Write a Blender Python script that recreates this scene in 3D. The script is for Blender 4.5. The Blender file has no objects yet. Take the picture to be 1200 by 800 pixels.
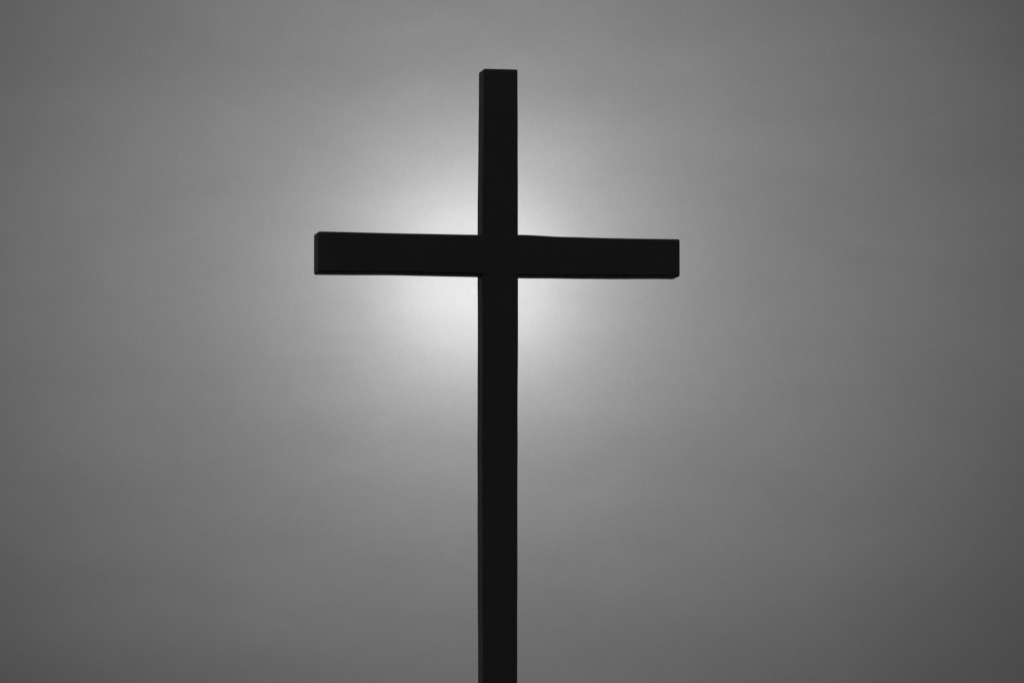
import bpy, bmesh, math, random
from mathutils import Vector, Matrix, noise

scene = bpy.context.scene
COL = scene.collection

# ------------------------------------------------------------------ camera
PX = 0.005                      # metres covered by one photo pixel at the cross
D = 8000 * PX                   # camera to the point of the cross at the frame centre
PITCH = 0.0874                  # looking up at the cross
EYE = 1.6
cam_d = bpy.data.cameras.new("camera")
cam_d.sensor_fit = 'HORIZONTAL'
cam_d.sensor_width = 36.0
cam_d.lens = 8000 / 1200 * 36.0
cam_d.clip_start = 0.1
cam_d.clip_end = 20000
cam = bpy.data.objects.new("camera", cam_d)
COL.objects.link(cam)
cam.location = (0, 0, EYE)
cam.rotation_euler = (math.pi / 2 + PITCH, 0, 0)
scene.camera = cam
AIM = Vector((0, D * math.cos(PITCH), EYE + D * math.sin(PITCH)))   # frame centre at the cross


def view_dir(px, py):
    """world direction seen at a photo pixel (1200 x 800)"""
    v = Vector(((px - 600) / 8000, (400 - py) / 8000, -1)).normalized()
    return (cam.rotation_euler.to_matrix() @ v).normalized()


# ------------------------------------------------------------------ sky and sun
SUN_DIR = view_dir(556, 326)
SUN_EL = math.asin(SUN_DIR.z)
SUN_AZ = math.atan2(SUN_DIR.x, SUN_DIR.y)          # clockwise from +Y

world = bpy.data.worlds.new("World")
scene.world = world
world.use_nodes = True
nt = world.node_tree
nt.nodes.clear()
N = nt.nodes.new
L = nt.links.new


def math_node(op, a, b=None, c=None, clamp=False):
    n = N('ShaderNodeMath')
    n.operation = op
    n.use_clamp = clamp
    for i, v in enumerate((a, b, c)):
        if v is None:
            continue
        if isinstance(v, (int, float)):
            n.inputs[i].default_value = v
        else:
            L(v, n.inputs[i])
    return n.outputs[0]


sky = N('ShaderNodeTexSky')
sky.sky_type = 'NISHITA'
sky.sun_disc = False
sky.sun_elevation = SUN_EL
sky.sun_rotation = SUN_AZ
sky.air_density = 1.0
sky.dust_density = 3.0
sky.ozone_density = 1.0
bw = N('ShaderNodeRGBToBW')                          # a black and white photograph
L(sky.outputs[0], bw.inputs[0])
SKY_STRENGTH = 0.05
DOME = 0.17             # brightness of the cloud overhead and behind the camera
THROUGH = 0.02          # share of the clear sky's light that gets through the veil of cloud

tc = N('ShaderNodeTexCoord')
# angle away from the sun, behind a thin even veil of cloud
dot = N('ShaderNodeVectorMath'); dot.operation = 'DOT_PRODUCT'
L(tc.outputs['Generated'], dot.inputs[0]); dot.inputs[1].default_value = SUN_DIR
crs = N('ShaderNodeVectorMath'); crs.operation = 'CROSS_PRODUCT'
L(tc.outputs['Generated'], crs.inputs[0]); crs.inputs[1].default_value = SUN_DIR
ln = N('ShaderNodeVectorMath'); ln.operation = 'LENGTH'
L(crs.outputs[0], ln.inputs[0])
ang = math_node('ARCTAN2', ln.outputs['Value'], dot.outputs['Value'])

# soft horizontal streaks in the veil bend the glow a little
mp = N('ShaderNodeMapping')
mp.inputs['Scale'].default_value = (22, 22, 75)
mp.inputs['Rotation'].default_value = (0, math.radians(-4), 0)
L(tc.outputs['Generated'], mp.inputs[0])
n1 = N('ShaderNodeTexNoise')
n1.inputs['Scale'].default_value = 1.0
n1.inputs['Detail'].default_value = 4.0
n1.inputs['Roughness'].default_value = 0.5
L(mp.outputs[0], n1.inputs['Vector'])
n2 = N('ShaderNodeTexNoise')                         # fine mottling of the cloud
n2.inputs['Scale'].default_value = 1500.0
n2.inputs['Detail'].default_value = 3.0
n2.inputs['Roughness'].default_value = 0.7
L(tc.outputs['Generated'], n2.inputs['Vector'])

n3 = N('ShaderNodeTexNoise')                         # broad uneven thickness of the cloud
mp3 = N('ShaderNodeMapping')
mp3.inputs['Scale'].default_value = (55, 55, 110)
mp3.inputs['Rotation'].default_value = (0, math.radians(12), 0)
L(tc.outputs['Generated'], mp3.inputs[0])
L(mp3.outputs[0], n3.inputs['Vector'])
n3.inputs['Scale'].default_value = 1.0
n3.inputs['Detail'].default_value = 6.0
n3.inputs['Roughness'].default_value = 0.6
n3.inputs['Distortion'].default_value = 0.6

# brightness of the veil against angle (1.0 on the curve = 0.2 rad)
AMAX = 0.2
fc = N('ShaderNodeFloatCurve')
cv = fc.mapping.curves[0]
PROFILE = [  # (photo pixels from the sun, linear brightness)
    (0, .81), (30, .795), (60, .74), (110, .565), (160, .418), (240, .292), (300, .243), (360, .210),
    (440, .180), (540, .146), (640, .117), (740, .092), (900, .076), (1200, .072), (1600, .074)]
pts = [(r / 8000 / AMAX, v - 0.042) for r, v in PROFILE]
cv.points[0].location = pts[0]
cv.points[1].location = pts[-1]
for p in pts[1:-1]:
    cv.points.new(*p)
for p in cv.points:
    p.handle_type = 'AUTO'
fc.mapping.use_clip = True
fc.mapping.extend = 'HORIZONTAL'
fc.mapping.update()
L(math_node('DIVIDE', ang, AMAX, clamp=True), fc.inputs['Value'])

sep = N('ShaderNodeSeparateXYZ')
L(tc.outputs['Generated'], sep.inputs[0])
dz = math_node('SUBTRACT', sep.outputs['Z'], SUN_DIR.z)          # brighter above, duller near the horizon
dz = math_node('MAXIMUM', math_node('MINIMUM', dz, 0.06), -0.06)
vert = math_node('MULTIPLY_ADD', math_node('MINIMUM', dz, 0.0), 2.6, math_node('MULTIPLY_ADD', dz, 1.0, 1.0))
streak = math_node('MULTIPLY_ADD', math_node('SUBTRACT', n1.outputs['Fac'], 0.5), 0.21, 1.0)
lump = math_node('MULTIPLY_ADD', math_node('SUBTRACT', n3.outputs['Fac'], 0.5), 0.20, 1.0)
mott = math_node('MULTIPLY_ADD', math_node('SUBTRACT', n2.outputs['Fac'], 0.5), 0.15, 1.0)
veil = math_node('MULTIPLY', math_node('MULTIPLY', fc.outputs['Value'], vert), math_node('MULTIPLY', streak, math_node('MULTIPLY', lump, mott)))

bg_sky = N('ShaderNodeBackground')
L(math_node('MULTIPLY', bw.outputs[0], THROUGH), bg_sky.inputs['Color'])
bg_sky.inputs['Strength'].default_value = SKY_STRENGTH
# the rest of the overcast dome, away from the sun and well outside the frame, is an even dull white
dome = N('ShaderNodeMapRange')
dome.interpolation_type = 'SMOOTHSTEP'
L(ang, dome.inputs['Value'])
dome.inputs['From Min'].default_value = math.radians(12)
dome.inputs['From Max'].default_value = math.radians(55)
dome.inputs['To Min'].default_value = 0.0
dome.inputs['To Max'].default_value = DOME
veil = math_node('ADD', veil, dome.outputs[0])

bg_veil = N('ShaderNodeBackground')
L(veil, bg_veil.inputs['Color'])
bg_veil.inputs['Strength'].default_value = 1.0
add = N('ShaderNodeAddShader')
out = N('ShaderNodeOutputWorld')
L(bg_sky.outputs[0], add.inputs[0])
L(bg_veil.outputs[0], add.inputs[1])
L(add.outputs[0], out.inputs['Surface'])

sun_d = bpy.data.lights.new("sun", 'SUN')
sun_d.energy = 0.5
sun_d.angle = math.radians(14)
sun_d.color = (1.0, 0.99, 0.98)
sun = bpy.data.objects.new("sun", sun_d)
COL.objects.link(sun)
sun.location = SUN_DIR * 200
sun.rotation_euler = (-SUN_DIR).to_track_quat('-Z', 'Y').to_euler()

scene.view_settings.view_transform = 'Standard'
scene.view_settings.look = 'None'
scene.view_settings.exposure = 0.0
scene.view_settings.gamma = 1.0
scene.view_settings.use_curve_mapping = False


# ------------------------------------------------------------------ materials
def new_mat(name):
    m = bpy.data.materials.new(name)
    m.use_nodes = True
    return m, m.node_tree, m.node_tree.nodes['Principled BSDF']


def timber_mat(name, along):
    """near-black weathered timber; grain runs along the given axis"""
    m, t, b = new_mat(name)
    co = t.nodes.new('ShaderNodeTexCoord')
    mp = t.nodes.new('ShaderNodeMapping')
    s = [45, 45, 45]
    s['xyz'.index(along)] = 2.2
    mp.inputs['Scale'].default_value = s
    t.links.new(co.outputs['Object'], mp.inputs[0])
    gr = t.nodes.new('ShaderNodeTexNoise')
    gr.inputs['Scale'].default_value = 1.0
    gr.inputs['Detail'].default_value = 6
    gr.inputs['Roughness'].default_value = 0.65
    t.links.new(mp.outputs[0], gr.inputs['Vector'])
    bl = t.nodes.new('ShaderNodeTexNoise')
    bl.inputs['Scale'].default_value = 6.0
    bl.inputs['Detail'].default_value = 5
    t.links.new(co.outputs['Object'], bl.inputs['Vector'])
    mix = t.nodes.new('ShaderNodeMix')
    mix.data_type = 'FLOAT'
    mix.inputs[0].default_value = 0.5
    t.links.new(gr.outputs['Fac'], mix.inputs[2])
    t.links.new(bl.outputs['Fac'], mix.inputs[3])
    rp = t.nodes.new('ShaderNodeValToRGB')
    rp.color_ramp.elements[0].position = 0.3
    rp.color_ramp.elements[0].color = (0.009, 0.009, 0.009, 1)
    rp.color_ramp.elements[1].position = 0.7
    rp.color_ramp.elements[1].color = (0.024, 0.024, 0.0235, 1)
    t.links.new(mix.outputs[0], rp.inputs[0])
    t.links.new(rp.outputs[0], b.inputs['Base Color'])
    ro = t.nodes.new('ShaderNodeMapRange')
    ro.inputs['From Min'].default_value = 0.3
    ro.inputs['From Max'].default_value = 0.7
    ro.inputs['To Min'].default_value = 0.40
    ro.inputs['To Max'].default_value = 0.58
    t.links.new(mix.outputs[0], ro.inputs['Value'])
    t.links.new(ro.outputs[0], b.inputs['Roughness'])
    b.inputs['Specular IOR Level'].default_value = 0.4
    bp = t.nodes.new('ShaderNodeBump')
    bp.inputs['Strength'].default_value = 0.2
    bp.inputs['Distance'].default_value = 0.003
    t.links.new(gr.outputs['Fac'], bp.inputs['Height'])
    t.links.new(bp.outputs[0], b.inputs['Normal'])
    return m


def ground_mat():
    m, t, b = new_mat('grass_ground')
    co = t.nodes.new('ShaderNodeTexCoord')
    a = t.nodes.new('ShaderNodeTexNoise')
    a.inputs['Scale'].default_value = 0.35
    a.inputs['Detail'].default_value = 12
    a.inputs['Roughness'].default_value = 0.7
    t.links.new(co.outputs['Object'], a.inputs['Vector'])
    rp = t.nodes.new('ShaderNodeValToRGB')
    rp.color_ramp.elements[0].position = 0.3
    rp.color_ramp.elements[0].color = (0.13, 0.13, 0.13, 1)
    rp.color_ramp.elements[1].position = 0.72
    rp.color_ramp.elements[1].color = (0.27, 0.27, 0.27, 1)
    t.links.new(a.outputs['Fac'], rp.inputs[0])
    t.links.new(rp.outputs[0], b.inputs['Base Color'])
    b.inputs['Roughness'].default_value = 0.95
    b.inputs['Specular IOR Level'].default_value = 0.1
    f = t.nodes.new('ShaderNodeTexNoise')
    f.inputs['Scale'].default_value = 30
    f.inputs['Detail'].default_value = 6
    t.links.new(co.outputs['Object'], f.inputs['Vector'])
    bp = t.nodes.new('ShaderNodeBump')
    bp.inputs['Distance'].default_value = 0.05
    t.links.new(f.outputs['Fac'], bp.inputs['Height'])
    t.links.new(bp.outputs[0], b.inputs['Normal'])
    return m


# ------------------------------------------------------------------ ground: a low grassy rise carrying the cross
bm = bmesh.new()
rings = [0.0, 1, 2, 4, 7, 11, 16, 24, 40, 80, 200, 600, 2000, 6000]
SEG = 64
prev = None
cx0, cy0 = 0.0, D * math.cos(PITCH)
for r in rings:
    if r == 0:
        prev = [bm.verts.new((cx0, cy0, 0))]
        continue
    cur = []
    for k in range(SEG):
        a = 2 * math.pi * k / SEG
        x, y = cx0 + r * math.cos(a), cy0 + r * math.sin(a)
        h = 0.06 * noise.noise(Vector((x * .21, y * .21, 3.0))) if r < 300 else 0.0
        cur.append(bm.verts.new((x, y, h)))
    for k in range(SEG):
        j = (k + 1) % SEG
        if len(prev) == 1:
            bm.faces.new((prev[0], cur[k], cur[j]))
        else:
            bm.faces.new((prev[k], cur[k], cur[j], prev[j]))
    prev = cur
me = bpy.data.meshes.new('ground')
bm.to_mesh(me); bm.free()
for p in me.polygons:
    p.use_smooth = True
ground = bpy.data.objects.new('ground', me)
ground.data.materials.append(ground_mat())
ground['kind'] = 'structure'
COL.objects.link(ground)

# ------------------------------------------------------------------ the cross (sizes in photo pixels times PX)
W, DEP, H = 40.70 * PX, 35.44 * PX, 44.80 * PX
XL, XR, ZT = -195.74 * PX, 235.19 * PX, 196.98 * PX
YAW = 0.1752
CX, CZ = 34.14 * PX, -79.41 * PX          # point of the cross at the frame centre, from (post left edge, beam underside)

# local frame: origin at the middle of the post's foot; the front is -Y, +X to the right
FOOT_Z = -0.35                            # the post runs on into the earth
beam_z0 = AIM.z - CZ                      # height of the beam's underside
root = bpy.data.objects.new('wooden_cross', None)
root.empty_display_size = 0.5
COL.objects.link(root)
rot = Matrix.Rotation(YAW, 3, 'Z')
off = rot @ Vector((W / 2 - CX, DEP / 2, 0))
root.location = (AIM.x + off.x, AIM.y + off.y, 0.0)
root.rotation_euler = (0, 0, YAW)
root['label'] = 'tall dark timber cross standing alone in silhouette against the hazy glowing sky'
root['category'] = 'cross'


def lerp_table(tab, t):
    if t <= tab[0][0]:
        return tab[0][1]
    for (a, va), (b, vb) in zip(tab, tab[1:]):
        if t <= b:
            u = (t - a) / (b - a)
            u = u * u * (3 - 2 * u)
            return va + (vb - va) * u
    return tab[-1][1]


def timber(name, x0, x1, y0, y1, z0, z1, axis, bevel, mat, warp):
    """a squared timber cut into short lengths so that its arrises can wander like hewn wood"""
    bm = bmesh.new()
    lo, hi = Vector((x0, y0, z0)), Vector((x1, y1, z1))
    i = 'xyz'.index(axis)
    n = max(2, int((hi[i] - lo[i]) / 0.04))
    u, v = [k for k in range(3) if k != i]
    secs = []
    for s in range(n + 1):
        t = lo[i] + (hi[i] - lo[i]) * s / n
        ring = []
        for (a, b) in ((0, 0), (1, 0), (1, 1), (0, 1)):
            c = Vector((0, 0, 0))
            c[i] = t
            c[u] = hi[u] if a else lo[u]
            c[v] = hi[v] if b else lo[v]
            ring.append(bm.verts.new(c))
        secs.append(ring)
    for r0, r1 in zip(secs, secs[1:]):
        for k in range(4):
            j = (k + 1) % 4
            bm.faces.new((r0[k], r0[j], r1[j], r1[k]))
    bm.faces.new(secs[0][::-1])
    bm.faces.new(secs[-1])
    bmesh.ops.recalc_face_normals(bm, faces=bm.faces)
    edges = [e for e in bm.edges if len(e.link_faces) == 2 and e.calc_face_angle(0) > 0.5]
    bmesh.ops.bevel(bm, geom=edges, offset=bevel, segments=3, profile=0.6, affect='EDGES')
    for w in bm.verts:
        warp(w.co)
    me = bpy.data.meshes.new(name)
    bm.to_mesh(me); bm.free()
    for p in me.polygons:
        p.use_smooth = True
    me.materials.append(mat)
    o = bpy.data.objects.new(name, me)
    COL.objects.link(o)
    o.parent = root
    md = o.modifiers.new('normals', 'WEIGHTED_NORMAL')
    md.keep_sharp = False
    return o


X0 = -W / 2                               # post's left edge
bx0, bx1 = X0 + XL, X0 + XR


def warp_post(c):
    z = (c.z - beam_z0) / PX
    side = 1 if c.x > 0 else 0
    # wander of the left arris: narrower above the arms, swelling right beneath them
    left = lerp_table([(-472, -.3), (-327, -1.1), (-177, -1.2), (-97, -1.05), (-37, -1.0), (-12, -1.3), (73, -1.2), (153, -.3), (223, .3)], z)
    right = lerp_table([(-472, .1), (-327, .4), (-177, .5), (-97, 1.0), (0, 1.1), (73, 1.0), (153, .8), (250, .5)], z)
    c.x += (right if side else left) * PX
    k = noise.noise(Vector((c.z * 3.0, side * 7.0, 1.0))) * 0.0014
    c.x += k
    c.y += noise.noise(Vector((c.z * 2.3, (c.y > 0) * 5.0, 9.0))) * 0.0004


PROUD = 0.0015                            # the beam stands this far proud of the post at the joint


def warp_beam(c):
    if X0 + 0.004 < c.x < X0 + W - 0.004:  # no chamfer where the beam is let into the post
        if abs(c.y) > DEP / 2 + PROUD - 0.0135:
            c.y = math.copysign(DEP / 2 + PROUD, c.y)
            if abs(c.z - beam_z0) < 0.0135:
                c.z = min(c.z, beam_z0 + 0.0001 * (1 + (c.z - beam_z0) * 100))
    x = (c.x - X0) / PX
    if c.z > beam_z0 + H / 2:
        dv = lerp_table([(-187, 1.4), (-97, .9), (-17, .8), (47, 1.7), (97, .3), (153, -.3), (218, -.1)], x)
    else:
        dv = lerp_table([(-187, -1.8), (-97, -1.0), (-17, -1.3), (47, -1.8), (97, -1.55), (153, -1.0), (218, .1)], x)
    c.z += dv * PX + noise.noise(Vector((c.x * 4.0, (c.z > beam_z0 + H / 2) * 3.0, 4.0))) * 0.0012
    c.y += noise.noise(Vector((c.x * 2.0, (c.y > 0) * 5.0, 2.0))) * 0.0004


timber('post', X0, X0 + W, -DEP / 2, DEP / 2, FOOT_Z, beam_z0 + H + ZT, 'z', 0.013,
       timber_mat('post_timber', 'z'), warp_post)
timber('crossbeam', bx0, bx1, -DEP / 2 - PROUD, DEP / 2 + PROUD, beam_z0, beam_z0 + H, 'x', 0.013,
       timber_mat('crossbeam_timber', 'x'), warp_beam)
